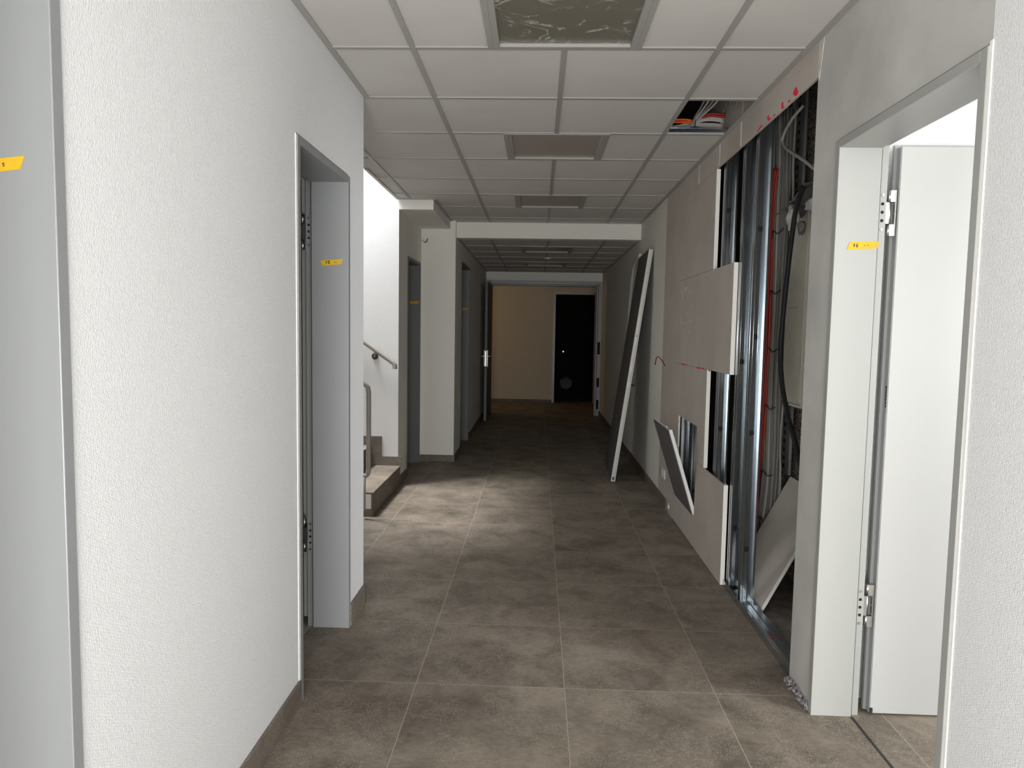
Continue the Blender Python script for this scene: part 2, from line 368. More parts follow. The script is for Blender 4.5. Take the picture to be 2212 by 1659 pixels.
# stairwell shaft
sw = MB()
sw.box(-4.7, -1.27, 6.38, 6.5, 0, 6.2)
sw.box(-4.7, -4.6, 5.08, 6.38, 0, 6.2)
sw.box(-4.6, -1.29, 5.10, 5.18, H+.02, 6.2)
sw.box(-4.6, -2.6, 5.10, 5.18, 0, H+.02)
sw.box(-1.29, -1.21, 5.10, 6.5, H+.02, 6.2)
struct('wall_stairwell', sw, m_wp)
rl = empty('window_2', (-2.7, 5.8, 6.15), kind='structure')
f = MB()
for a in ((-3.6, -3.52, 5.2, 6.38), (-1.9, -1.82, 5.2, 6.38), (-3.52, -1.9, 5.2, 5.28), (-3.52, -1.9, 6.3, 6.38)): f.box(*a, 6.1, 6.2)
f.build('window_frame', m_white, rl)
MB().box(-3.52, -1.9, 5.28, 6.3, 6.14, 6.15).build('pane', m_glass, rl)
struct('ceiling.003', MB().box(-4.7, -3.6, 5.1, 6.5, 6.1, 6.2).box(-1.82, -1.21, 5.1, 6.5, 6.1, 6.2).box(-3.6, -1.82, 5.1, 5.2, 6.1, 6.2).box(-3.6, -1.82, 6.38, 6.5, 6.1, 6.2), m_wall)
# alcove wall with door, beam, pier
struct('wall_alcove', MB().box(-1.42, -1.27, 6.5, 6.80, 0, TOP).box(-1.42, -1.27, 7.53, 7.6, 0, TOP).box(-1.42, -1.27, 6.80, 7.53, 2.15, TOP), m_wall)
struct('trim_beam', MB().box(-1.27, -.96, 6.38, 7.6, 2.52, TOP), m_wall)
struct('wall_alcove.001', MB().box(-2.6, -2.5, 6.5, 9.7, 0, TOP).box(-2.5, -1.42, 7.62, 7.72, 0, TOP).box(-2.5, -1.42, 6.5, 7.62, 2.5, 2.6), m_wall)
fl = MB()
fl.box(-1.42, -.9, 7.6, 7.8, 0, TOP)
for (a, c) in ((7.8, 8.17), (9.13, 12.12)): fl.box(-1.06, -.9, a, c, 0, TOP)
fl.box(-1.06, -.9, 8.17, 9.13, 2.24, TOP)
struct('wall_left_far', fl, m_wall)
struct('wall_left_far.001', MB().box(-2.5, -1.06, 9.6, 9.7, 0, TOP).box(-2.5, -1.06, 7.8, 9.6, 2.5, 2.6), m_wall)
struct('trim_ceiling_step', MB().box(-.9, XR+.01, 7.66, 7.8, 2.438, TOP), m_wall)
# right wall
struct('wall_right', MB().box(XR, 1.21, -2.6, 1.0, 0, TOP).box(XR, 1.21, 1.0, 1.79, 0, TOP), m_wp)
struct('wall_right_plaster', MB().box(XR, 1.21, 1.79, 2.655, 2.165, TOP).box(XR, 1.21, 2.655, 2.885, 0, TOP), m_plaster)
struct('wall_right_far', MB().box(XR, 1.2, 6.13, 12.12, 0, TOP), m_wall)
struct('wall_right_strip', MB().box(XR, 1.2, 5.47, 6.13, 0, TOP), m_gyps)
# cavity: back wall, far end, near end
struct('wall_cavity', MB().box(1.53, 1.6, 2.885, 4.40, 0, TOP).box(1.21, 1.53, 2.862, 2.885, 0, TOP), m_block)
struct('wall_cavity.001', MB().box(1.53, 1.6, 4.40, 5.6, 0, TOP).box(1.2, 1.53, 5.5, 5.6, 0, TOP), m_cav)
# office (right room)
of = MB()
of.box(1.21, 5.1, 2.78, 2.861, 0, 2.8)
of.box(5.0, 5.1, -2.6, -1.6, 0, 2.8).box(5.0, 5.1, 1.2, 2.78, 0, 2.8).box(5.0, 5.1, -1.6, 1.2, 0, .7).box(5.0, 5.1, -1.6, 1.2, 2.35, 2.8)
of.box(1.21, 5.1, -2.7, -2.6, 0, 2.8)
struct('wall_office', of, m_wp)
struct('ceiling.004', MB().box(1.21, 5.1, -2.6, 2.79, 2.75, 2.8), m_wall)
wn = empty('window_1', (5.03, -.2, 1.5), kind='structure'); f = MB()
for a in ((-1.6, -1.54, .7, 2.35), (1.14, 1.2, .7, 2.35), (-.23, -.17, .76, 2.29), (-1.54, 1.14, .7, .76), (-1.54, 1.14, 2.29, 2.35)): f.box(5.0, 5.06, *a)
f.build('window_frame', m_white, wn); MB().box(5.025, 5.035, -1.54, -.23, .76, 2.29).box(5.025, 5.035, -.17, 1.14, .76, 2.29).build('pane', m_glass, wn)
# entrance behind the camera
struct('wall_back', MB().box(XL, -.8, -2.1, -2.0, 0, TOP).box(1.0, XR, -2.1, -2.0, 0, TOP).box(-.8, 1.0, -2.1, -2.0, 2.3, TOP), m_wall)
en = empty('door_5', (.1, -2.05, 0), kind='structure'); f = MB()
for a in ((-.8, -.73, 0, 2.3), (.93, 1.0, 0, 2.3), (.065, .135, .08, 2.23), (-.73, .93, 0, .08), (-.73, .93, 2.23, 2.3)): f.box(a[0], a[1], -2.08, -2.01, a[2], a[3])
f.build('frame', m_frame, en); MB().box(-.73, .065, -2.05, -2.04, .08, 2.23).box(.135, .93, -2.05, -2.04, .08, 2.23).build('pane', m_glass, en)
# end wall with opening and room behind
struct('wall_end', MB().box(-1.06, -.9, 12.12, 12.3, 0, TOP).box(1.065, 1.2, 12.12, 12.3, 0, TOP).box(-.9, 1.065, 12.12, 12.3, 2.27, TOP).box(-.93, 1.09, 12.09, 12.12, 2.31, 2.44), m_wall)
er = MB()
er.box(-3.3, .316, 14.2, 14.35, 0, 2.6).box(1.16, 2.7, 14.2, 14.35, 0, 2.6).box(.316, 1.16, 14.2, 14.35, 2.2, 2.6)
er.box(-3.3, -3.2, 12.2, 14.2, 0, 2.6).box(2.6, 2.7, 12.2, 14.2, 0, 2.6).box(-3.2, -1.06, 12.2, 12.3, 0, 2.6).box(1.2, 2.6, 12.2, 12.3, 0, 2.6)
struct('wall_end_room', er, m_end)
struct('wall_washroom', MB().box(.1, .2, 14.35, 15.8, 0, 2.5).box(1.3, 1.4, 14.35, 15.8, 0, 2.5).box(.2, 1.3, 15.7, 15.8, 0, 2.5).box(.2, 1.3, 15.5, 15.7, 0, 1.2), m_wcshade)

# ------------------------------------------------------------------ baseboards
def skirt(name, *boxes):
    m = MB()
    for q in boxes: m.box(*q)
    return struct(name, m, m_skirt, bevel=.0015)
skirt('baseboard_left', (XL, XL+.011, -2.0, .585, 0, .094), (XL, XL+.011, 1.31, 2.585, 0, .094))
skirt('baseboard_left.001', (XL, XL+.011, 3.305, 3.597, 0, .106), (-1.2, XL+.011, 3.586, 3.597, 0, .106))
skirt('baseboard_right', (XR-.011, XR, -2.0, 1.785, 0, .094))
skirt('baseboard_right.001', (XR-.011, XR, 5.72, 12.1, 0, .088))
skirt('baseboard_pier', (-1.27, -.889, 7.589, 7.6, 0, .075), (-.9, -.889, 7.6, 8.165, 0, .075), (-.9, -.889, 9.135, 12.1, 0, .075))
skirt('baseboard_alcove', (-1.27, -1.259, 6.38, 6.79, 0, .08))
skirt('baseboard_end', (-3.2, .31, 14.189, 14.2, 0, .06))

# ------------------------------------------------------------------ door frames
def door_frame(name, xf, s, y0, y1, zt, d1, parent_bevel=.003, fd=.03, wall_d=None, mt=None):
    """steel frame in a wall whose corridor face is xf; s=+1 when the wall lies towards +x"""
    mt = mt or m_frame
    e = empty(name, (xf, (y0+y1)/2, 0), kind='structure')
    X = lambda u: xf+s*u
    p = -.007
    f = MB()
    f.box(X(p), X(d1), y1, y1+fd, 0, zt+fd); f.box(X(p), X(d1), y0-fd, y0, 0, zt+fd); f.box(X(p), X(d1), y0, y1, zt, zt+fd)
    a, c = d1+.002, d1+.030
    f.box(X(a), X(c), y1+.012, y1+fd, 0, zt+fd); f.box(X(a), X(c), y0-fd, y0-.012, 0, zt+fd); f.box(X(a), X(c), y0-.012, y1+.012, zt+.012, zt+fd)
    f.build('frame', mt, e, .002)
    gk = MB(); gk.box(X(d1-.001), X(a+.001), y1+.004, y1+fd-.001, 0, zt).box(X(d1-.001), X(a+.001), y0-fd+.001, y0-.004, 0, zt).box(X(d1-.001), X(a+.001), y0, y1, zt+.004, zt+fd-.001)
    gk.build('gasket', m_ins, e)
    return e, X
def hinge(e, X, s, y1, d1, zc, h=.165):
    """three-knuckle hinge: plate screwed to the rebate, plate on the leaf edge"""
    hx = d1+.052; yk = y1+.036
    k = MB()
    for (a, c, off) in ((zc+h/2-.042, zc+h/2, .002), (zc-h/2, zc-h/2+.042, .002)):
        k.tube([(X(hx), yk, a), (X(hx), yk, c)], .009, 14); k.box(X(hx), X(hx+.016), yk-.009, yk-.002, a, c)
    k.tube([(X(hx-.004), yk, zc-h/2+.044), (X(hx-.004), yk, zc+h/2-.044)], .009, 14); k.box(X(hx-.004), X(d1+.026), yk-.009, yk-.004, zc-h/2+.044, zc+h/2-.044)
    ho = k.build('hinge', m_steelb, e)
    pl = MB().box(X(hx+.016), X(hx+.020), y1+.026, y1+.046, zc-h/2, zc+h/2).build('hinge_plate', m_steelb, ho)
    for dz in (.062, -.062): MB().tube([(X(d1+.016), y1+.0125, zc+dz), (X(d1+.016), y1+.0095, zc+dz)], .005, 12).build('screw', m_steelb, ho)
    for i in range(5): MB().tube([(X(hx+.0165), y1+.036, zc+(i-2)*.034), (X(hx+.0145), y1+.036, zc+(i-2)*.034)], .0035, 10).build('screw', m_steelb, ho)
    for i in (-1, 0, 1): MB().tube([(X(d1+.016), y1+.0125, zc+i*.030), (X(d1+.016), y1+.0112, zc+i*.030)], .0058, 14).build('bolt_hole', m_dark, ho)
def open_leaf(e, X, y1, d1, width, z0, z1, mt, medge):
    """leaf swung 90 degrees into the room, corridor face towards the camera"""
    xa = d1+.078
    lf = MB().box(X(xa), X(xa+width), y1+.018, y1+.045, z0, z1).build('leaf', mt, e, .001)
    ed = MB().box(X(xa-.003), X(xa-.0002), y1+.0195, y1+.045, z0, z1); ed.box(X(xa-.014), X(xa+width+.01), y1+.0455, y1+.060, z0, z1+.012)
    ed.build('leaf_edge', medge, e, .0008)
    MB().box(X(xa-.0045), X(xa-.003), y1+.022, y1+.036, 1.02, 1.17).build('edge_seal_strip', m_leafedge, e)
# door 16 (right)
e16, X16 = door_frame('door_1', XR, 1, 1.826, 2.632, 2.130, .146, mt=m_frame3)
open_leaf(e16, X16, 2.632, .146, .80, .008, 2.140, m_leaf, m_leafedge)
for zc in (1.904, .427): hinge(e16, X16, 1, 2.632, .146, zc)
MB().box(X16(.224), X16(.232), 2.645, 2.67, .008, .03).build('drop_seal', m_ins, e16)
# tiny black stamp on the leaf edge
q = MB(); zz = 1.19
for i in range(7):
    hgt = random.uniform(.010, .016); q.box(X16(.2195), X16(.2205), 2.655, 2.655+random.uniform(.006, .010), zz, zz+hgt*.75); zz += hgt
q.build('edge_stamp', m_ink, e16)
# threshold strip
struct('trim_threshold', MB().box(1.222, 1.231, 1.83, 2.63, -.001, .0015), m_ins)
# door 18 (left)
e18, X18 = door_frame('door_2', XL, -1, 2.618, 3.275, 2.122, .168)
open_leaf(e18, X18, 3.275, .168, .68, .02, 2.132, m_leand, m_leand)  # leaf given a dark colour in place of the unlit room's shade
for zc in (1.897, .445): hinge(e18, X18, -1, 3.275, .168, zc)
# nearest left door
e17, X17 = door_frame('door_3', XL, -1, .62, 1.278, 2.13, .168)
# alcove door, far door
eA, XA = door_frame('door_4', -1.27, -1, 6.83, 7.50, 2.12, .13, mt=m_frame2)
MB().box(-1.44, -1.40, 6.83, 7.50, .01, 2.12).build('leaf', m_leand, eA)
eB, XB = door_frame('door_6', -.9, -1, 8.2, 9.10, 2.21, .13, mt=m_frame2)
MB().box(-1.07, -1.03, 8.2, 9.10, .01, 2.21).build('leaf', m_leand, eB)
# caulk line beside the near edge of door 18
struct('trim_caulk', MB().box(XL, XL+.003, 2.580, 2.588, .094, 2.155), m_gypedge)
struct('trim_caulk.001', MB().box(XR-.003, XR, 1.786, 1.797, .094, 2.17), m_gypedge)
# end double door: frame, one leaf standing open towards the camera
ee = empty('door_7', (.08, 12.12, 0), kind='structure'); f = MB()
f.box(-.88, -.82, 12.06, 12.28, 0, 2.29).box(1.015, 1.065, 12.06, 12.28, 0, 2.29).box(-.82, 1.015, 12.06, 12.28, 2.235, 2.29)
f.box(-.82, -.80, 12.14, 12.28, 0, 2.235).box(.99, 1.015, 12.14, 12.28, 0, 2.235).box(-.80, .99, 12.14, 12.28, 2.215, 2.235)
f.build('frame', m_frame, ee, .003)
st = MB()
for z0, z1 in ((1.06, 1.27), (.5, .66), (.12, .28)): st.box(1.02, 1.06, 12.055, 12.059, z0, z1)
st.build('strike_recess', m_dark, ee)
lf = MB().box(-.835, -.79, 11.0, 12.05, .012, 2.195).build('leaf', m_leand, ee, .002)
MB().box(-.83, -.795, 10.997, 10.9995, .012, 2.195).build('leaf_edge', m_frame2, ee)
MB().box(-.822, -.803, 10.994, 10.9968, .88, 1.12).build('lock_plate', m_steelb, ee)
hd = MB(); zc = 1.035
for sgn, x in ((-1, -.835), (1, -.79)):
    hd.box(x, x+sgn*.006, 11.03, 11.065, .87, 1.13)
    hd.tube(spline([(x, 11.048, zc), (x+sgn*.045, 11.048, zc), (x+sgn*.055, 11.07, zc), (x+sgn*.055, 11.16, zc)], 5), .009, 10)
hd.build('handle', m_steelb, ee)
# washroom doorway frame in the end room
wf = empty('door_8', (.74, 14.2, 0), kind='structure')
MB().box(.30, .345, 14.185, 14.35, 0, 2.225).box(1.13, 1.175, 14.185, 14.35, 0, 2.225).box(.345, 1.13, 14.185, 14.35, 2.18, 2.225).build('frame', m_frame, wf)
# toilet in the dark washroom
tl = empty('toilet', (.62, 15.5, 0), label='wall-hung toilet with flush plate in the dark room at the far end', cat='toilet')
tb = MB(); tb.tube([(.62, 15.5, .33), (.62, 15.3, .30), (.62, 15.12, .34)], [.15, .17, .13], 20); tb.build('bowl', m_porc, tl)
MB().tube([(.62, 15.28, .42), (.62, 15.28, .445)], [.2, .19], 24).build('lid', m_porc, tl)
MB().box(.52, .76, 15.488, 15.4995, .92, 1.06).build('flush_plate', m_wcshade, tl, .004)
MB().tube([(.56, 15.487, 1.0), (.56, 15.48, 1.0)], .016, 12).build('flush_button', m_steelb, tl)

# ------------------------------------------------------------------ yellow tapes with pen marks
def stroke(mb, pts, y, r=.0012):
    for i in range(len(pts)-1):
        mb.cyl((pts[i][0], y, pts[i][1]), (pts[i+1][0], y, pts[i+1][1]), r, 6)
def tape(y, corners, strokes, label, sr=.0013):
    mb = MB(); mb.prism(corners, 'y', y-.0006, y)
    xs_ = [c[0] for c in corners]; zs_ = [c[1] for c in corners]
    e = empty('tape_label', (sum(xs_)/4, y, sum(zs_)/4), label=label, cat='tape')
    mb.build('tape', m_tape, e)
    if strokes:
        q = MB()
        for p in strokes: stroke(q, p, y-.0008, sr)
        q.build('pen_writing', m_ink, e)
def digits(x, z, h, which):
    """handwritten digits as strokes, x,z = lower left"""
    wd = h*.55; D = {'1': [[(0, .35), (.55, .95), (.35, 0)]], '6': [[(.85, 1), (.35, .75), (.12, .35), (.3, .02), (.75, .05), (.85, .32), (.6, .52), (.2, .38)]],
      '8': [[(.75, .95), (.3, .98), (.2, .75), (.5, .52), (.85, .28), (.6, .0), (.2, .08), (.25, .35), (.6, .58), (.8, .82), (.75, .95)]], '-': [[(0, .4), (.8, .5)]],
      '2': [[(.15, .8), (.5, 1), (.8, .75), (.5, .35), (.15, .02), (.9, .05)]]}
    out = []
    for i, ch in enumerate(which):
        for s_ in D.get(ch, []): out.append([(x+(i*1.25+px)*wd, z+pz*h) for px, pz in s_])
    return out
tape(2.6315, [(1.118, 1.766), (1.228, 1.773), (1.229, 1.799), (1.126, 1.795)], digits(1.140, 1.776, .014, '16')+[[(1.178, 1.783), (1.182, 1.783)], [(1.19, 1.784), (1.194, 1.784)]], 'yellow tape marked 16 on the pale jamb of the right doorway', .0011)
tape(3.2745, [(-1.012, 1.738), (-.922, 1.746), (-.914, 1.771), (-1.02, 1.763)], digits(-.994, 1.748, .015, '18')+[[(-.955, 1.755), (-.951, 1.756)], [(-.948, 1.754), (-.944, 1.755)]], 'yellow tape marked 18 on the left narrow doorway jamb', .0013)
tape(1.2775, [(-1.09, 1.715), (-.952, 1.733), (-.943, 1.757), (-1.09, 1.742)], [[(-1.020, 1.738), (-1.012, 1.750), (-1.012, 1.733)], [(-1.014, 1.733), (-1.008, 1.734)], [(-1.000, 1.741), (-.990, 1.742)], [(-.981, 1.744), (-.985, 1.742), (-.981, 1.740), (-.984, 1.737)]], 'yellow tape strip at the left picture edge on the nearest jamb', .0007)
tape(7.4995, [(-1.365, 1.715), (-1.283, 1.722), (-1.278, 1.745), (-1.372, 1.738)], [[(-1.345, 1.722), (-1.335, 1.737), (-1.338, 1.722)], [(-1.325, 1.722), (-1.32, 1.737), (-1.31, 1.724)]], 'small dark yellow tape on the alcove doorway jamb beside the stairs')
tape(9.0995, [(-1.02, 1.70), (-.92, 1.705), (-.915, 1.73), (-1.025, 1.725)], [[(-1.0, 1.708), (-.99, 1.722)]], 'faint yellow tape on the jamb of the farthest left doorway')

# ------------------------------------------------------------------ stairs
stt = empty('staircase', (-1.25, 5.83, 0), label='brown tiled staircase climbing to the left in the bright stairwell', cat='staircase')
for k in range(12):
    x1 = -1.25-.27*k; z1 = .187*(k+1)
    stp = MB().box(x1-.30, x1, 5.30, 6.378, max(0, z1-.187-.06), z1-.012).build('step', m_skirt if k else m_skirt, stt)
    MB().box(x1-.29, x1+.004, 5.292, 6.378, z1-.0119, z1).build('tread', m_floor, stp, .001)
MB().box(-1.50, -1.262, 5.288, 5.2995, .06, .172).build('side_render', m_wall, stt)
MB().box(-4.4, -1.262, 5.286, 5.2995, 0, .0595).build('side_skirting', m_skirt, stt)
sk = MB()
for k in range(11):
    z1 = .187*(k+1)+.0005
    sk.box(-1.42-.27*k, -1.25-.27*k if k else -1.235, 6.367, 6.3795, z1, z1+.083)
    sk.box(-1.52-.27*k, -1.42-.27*k, 6.367, 6.3795, z1, z1+.27)
struct('baseboard_stairs', sk, m_skirt)
hr = empty('handrail', (-1.3, 6.31, 1.1), label='grey tubular handrail with bent end on the bright stairwell wall', cat='handrail')
sl = .187/.27
MB().tube(spline([(-1.292, 6.32, 1.085), (-1.291, 6.32, 1.105), (-1.300, 6.32, 1.132), (-1.33, 6.32, 1.155), (-1.6, 6.32, 1.155+.27*sl), (-3.4, 6.32, 1.155+2.07*sl)], 6), .0205, 14).build('rail', m_rail, hr)
for x in (-1.475, -2.6):
    z = 1.155+(-1.33-x)*sl
    MB().tube(spline([(x, 6.32, z-.01), (x, 6.325, z-.05), (x-.01, 6.345, z-.062), (x-.01, 6.372, z-.062)], 5), .008, 10).build('bracket', m_rail, hr)
    MB().tube([(x-.01, 6.379, z-.062), (x-.01, 6.370, z-.062)], .030, 20).build('rosette', m_ins, hr)
rg = empty('stair_railing', (-1.3, 5.24, .3), label='rounded grey tube railing loop at the near side of the stair', cat='railing')
lp = []
for (x, z) in ((-1.285, .33), (-1.272, .345), (-1.266, .375), (-1.266, .97), (-1.272, 1.005), (-1.285, 1.022), (-1.31, 1.04), (-3.2, 1.04+1.89*sl), (-3.2, .33+1.89*sl), (-1.31, .33)):
    lp.append((x, 5.23, z))
MB().tube(lp, .018, 12, closed=True).build('loop_tube', m_rail, rg)
for x in (-1.30, -1.9): MB().tube([(x, 5.23, .34+(-1.3-x)*sl), (x, 5.23, .06)], .012, 10).build('post', m_rail, rg)

# wall hook in the alcove corner
hk = empty('wall_hook', (-1.225, 7.6, 2.39), label='small white bracket high on the alcove corner edge', cat='hook')
MB().tube([(-1.262, 7.54, 2.38), (-1.238, 7.54, 2.388)], [.013, .011], 12).build('white_tip', m_white, hk)
MB().tube(spline([(-1.238, 7.56, 2.383), (-1.222, 7.565, 2.374), (-1.208, 7.57, 2.385), (-1.205, 7.585, 2.41), (-1.205, 7.6, 2.415)], 4), .0045, 8).build('stem', m_ins, hk)

# ------------------------------------------------------------------ opened wall: boards
def board(label, y0, y1, z0, z1, holes=None, name='gypsum_board', x0=XR, th=.0125, edge='near', screws=()):
    e = empty(name, (x0, (y0+y1)/2, z0), label=label, cat='plasterboard')
    f = MB()
    if holes:
        a, c, d, g_ = holes
        f.box(x0, x0+th, y0, a, z0, z1).box(x0, x0+th, c, y1, z0, z1)
        if d > z0+.001: f.box(x0, x0+th, a, c, z0, d)
        if g_ < z1: f.box(x0, x0+th, a, c, g_, z1)
    else: f.box(x0, x0+th, y0, y1, z0, z1)
    f.build('sheet', m_gyps, e, .001)
    if edge == 'near': MB().box(x0+.0005, x0+th+.012, y0-.0015, y0-.0002, z0, z1).box(x0+th+.0002, x0+th+.0125, y0-.0002, y0+.05, z0, z1).build('cut_edge', m_gypedge, e, .0004)
    if screws:
        for (yy, z) in screws: MB().tube([(x0-.0006, yy, z), (x0+.001, yy, z)], .0028, 8).build('screw', m_ins, e)
    return e
hb = board('long plasterboard strip under the ceiling above the open wall cavity', 2.886, 5.468, 2.465, H, edge='none')
for y, wd in ((3.95, .028), (4.40, .03), (4.942, .03)): MB().box(XR-.0012, XR-.0002, y-wd/2, y+wd/2, 2.467, H-.005).box(XR-.0022, XR-.0011, y-.004, y+.004, 2.475, H-.012).build('filled_joint', m_filler, hb)
# filler at the column / ceiling corner
struct('trim_filler', MB().prism([(2.872, 2.45), (2.888, 2.47), (2.888, 2.60), (2.84, 2.60), (2.852, 2.53)], 'x', XR-.0015, XR), m_filler)
def blob(cy, cz, ry, rz, n=14, seed=0):
    rnd = random.Random(seed); return [(cy+ry*math.cos(2*PI*i/n)*rnd.uniform(.7, 1.2), cz+rz*math.sin(2*PI*i/n)*rnd.uniform(.7, 1.2)) for i in range(n)]
q = MB()
for i, (cy, cz, ry, rz) in enumerate([(3.135, 2.492, .025, .017), (3.115, 2.478, .018, .010), (3.206, 2.474, .014, .006), (3.295, 2.486, .012, .014), (3.285, 2.472, .022, .005), (3.488, 2.486, .012, .012), (3.47, 2.474, .025, .005), (3.40, 2.472, .022, .004), (3.60, 2.475, .035, .005), (3.64, 2.470, .03, .003)]):
    q.prism(blob(cy, cz, ry, rz, seed=i), 'x', XR-.0012-.0002*(i % 3), XR-.0001)
q.build('red_spray_marks', m_spray, hb)
scr = lambda ys_, zs_: [(a+random.uniform(-.01, .01), c+random.uniform(-.02, .02)) for a in ys_ for c in zs_]
bu_ = board('upper plasterboard with pale cut edge beside the open studs', 4.455, 5.468, 1.852, 2.463, screws=scr((4.5, 4.85, 5.2), (1.9, 2.15, 2.4)))
bm_ = board('wide middle plasterboard reaching farthest over the open studs', 3.985, 5.468, 1.224, 1.850, screws=scr((4.03, 4.45, 4.9, 5.3), (1.27, 1.5, 1.8)))
HOLE = (4.735, 5.35, .215, .828)
bt_ = board('plasterboard with an inspection opening, upper part of the cut-out', 4.512, 5.468, .59, 1.222, holes=(HOLE[0], HOLE[1], .59, HOLE[3]), screws=scr((4.56, 4.68), (.65, .9, 1.18))+scr((5.41,), (.7, 1.0)))
bb_ = board('lowest plasterboard standing on the floor under the inspection opening', 4.012, 5.468, .004, .588, holes=(HOLE[0], HOLE[1], HOLE[2], .588), screws=scr((4.06, 4.4, 4.68), (.05, .25, .45))+scr((5.0,), (.1,)))
q = MB()
for i, (cy, cz, ry, rz) in enumerate([(5.25, 1.222, .06, .006), (5.15, 1.224, .03, .005), (4.75, 1.222, .07, .005), (4.62, 1.225, .03, .006), (4.45, 1.221, .03, .004)]):
    q.prism(blob(cy, cz, ry, rz, seed=i+20), 'x', XR-.001, XR-.0001)
q.build('red_spray_marks', m_spray, bm_)
q = MB()
rnd = random.Random(3)
for i in range(16):
    y, z = rnd.uniform(4.9, 5.45), rnd.uniform(1.45, 1.82); q.prism(blob(y, z, rnd.uniform(.01, .05), rnd.uniform(.003, .01), 8, i), 'x', XR-.0006, XR-.0001)
for i in range(5):
    y = rnd.uniform(5.35, 5.45); q.prism(blob(y, rnd.uniform(1.5, 1.8), .006, .05, 8, i), 'x', XR-.0007, XR-.0001)
q.build('filler_smears', m_filler, bm_)
# white reveal of the inspection opening
MB().box(XR+.0001, XR+.0124, HOLE[1]-.002, HOLE[1]+.0, .59, HOLE[3]).build('opening_reveal', m_gypedge, bt_)

# inspection flap, hinged at the bottom, tilted into the corridor
fp = empty('inspection_flap', (XR-.004, 5.04, .222), label='dark grey inspection flap hanging open from the plasterboard cut-out', cat='access panel')
ang = math.atan2(.178, .572)
T = Matrix.Translation((XR-.006, 0, .222)) @ Matrix.Rotation(-ang, 4, 'Y')
MB().box(-.006, 0, 4.735, 5.345, 0, .603, T=T).build('front_sheet', m_flap, fp)
ef = MB(); ef.box(.0002, .012, 4.735, 4.739, 0, .603, T=T).box(.0122, .022, 4.735, 4.742, 0, .603, T=T).box(.0002, .012, 4.7392, 5.345, .596, .603, T=T).box(.0002, .012, 5.341, 5.345, 0, .596, T=T)
ef.build('aluminium_rim', m_alu, fp, .0008)
MB().box(.0002, .014, 4.745, 5.335, .008, .59, T=T).build('backing_board', m_gypedge, fp)
lt = MB(); lt.box(.014, .034, 4.78, 4.83, .55, .585, T=T).build('latch', m_ins, fp)
ck = MB(); P0 = T @ Vector((.015, 4.85, .59)); ck.tube(spline([P0, (1.0, 4.9, .845), (1.04, 4.93, .82), (1.09, 4.95, .80), (1.12, 4.97, .80)], 5), .0016, 6); ck.cyl(T @ Vector((.01, 4.86, .59)), T @ Vector((.01, 4.86, .62)), .006, 8)
ck.build('safety_wire', m_steelb, fp)
# opening frame behind the boards
f = MB()
for a in ((4.722, 4.735, .2, .84), (5.351, 5.364, .2, .84), (4.735, 5.351, .829, .84), (4.735, 5.351, .2, .213)): f.box(1.106, 1.125, *a)
f.build('opening_frame', m_perf, bt_)

# ------------------------------------------------------------------ studs and track
def stud(y, z1=TOP-.01, flip=False, label='', x0=XR+.0265, wd=.072, fl=.048, knock=(.32, .95, 1.5, 2.1)):
    """C profile: web across the wall thickness, two ribbed flanges, open towards the camera"""
    e = empty('metal_stud', (x0+wd/2, y, .012), label=label, cat='metal stud', group='galvanised wall studs')
    t = .0012; s = -1 if not flip else 1
    yb = y+fl if not flip else y         # web position
    yo = y if not flip else y+fl         # open side
    w_ = MB(); w_.box(x0+.001, x0+wd-.001, yb-t, yb, .012, z1)
    for xx in (x0+wd*.33, x0+wd*.66): w_.tube([(xx, yb-t, .012), (xx, yb-t, z1)], .0022, 6)
    w_.build('web', m_steel, e)
    def flange(x, dirn):
        f = MB(); f.box(x, x+dirn*t, min(yo, yb), max(yo, yb), .012, z1)
        for r_ in (.4, .55): yy = yb+(yo-yb)*r_; f.tube([(x, yy, .012), (x, yy, z1)], .0016, 6)
        f.box(x, x+dirn*.009, yo-.0006, yo+.0006, .012, z1)
        return f
    flange(x0, 1).build('flange', m_steel, e); flange(x0+wd, -1).build('flange', m_steel, e)
    for z in knock: MB().tube([(x0+wd*.5, yb-t-.0003, z), (x0+wd*.5, yb-t-.0018, z)], .015, 18).build('knockout_hole', m_dark, e)
    return e
stud(3.70, label='nearest galvanised stud standing free in the floor track', knock=(.30, .93, 1.44, 2.0))
stud(3.93, label='second galvanised stud, against the cut ends of the lower boards', knock=(.35, 1.3))
stud(4.33, label='third galvanised stud showing a round hole below mid height', knock=(.865, 2.2))
stud(4.98, label='galvanised stud seen through the inspection opening')
stud(5.38, label='galvanised stud behind the far side of the inspection opening')
tr = empty('floor_track', (1.14, 4.1, 0), label='galvanised floor channel along the foot of the open wall', cat='metal track')
f = MB(); f.box(1.096, 1.174, 2.89, 5.46, 0, .0015).box(1.0955, 1.0968, 2.89, 5.46, 0, .04).box(1.1732, 1.1745, 2.89, 5.46, 0, .04)
f.tube([(1.135, 2.89, .0016), (1.135, 5.46, .0016)], .0022, 6)
f.build('channel', m_steel, tr)
for y in (3.05, 3.60): MB().tube([(1.12, y, 0.0016), (1.12, y, .005)], .005, 10).build('screw', m_steelb, tr)
MB().tube([(1.15, 3.32, .0016), (1.15, 3.32, .006)], .006, 10).build('red_screw_cap', m_spray, tr)
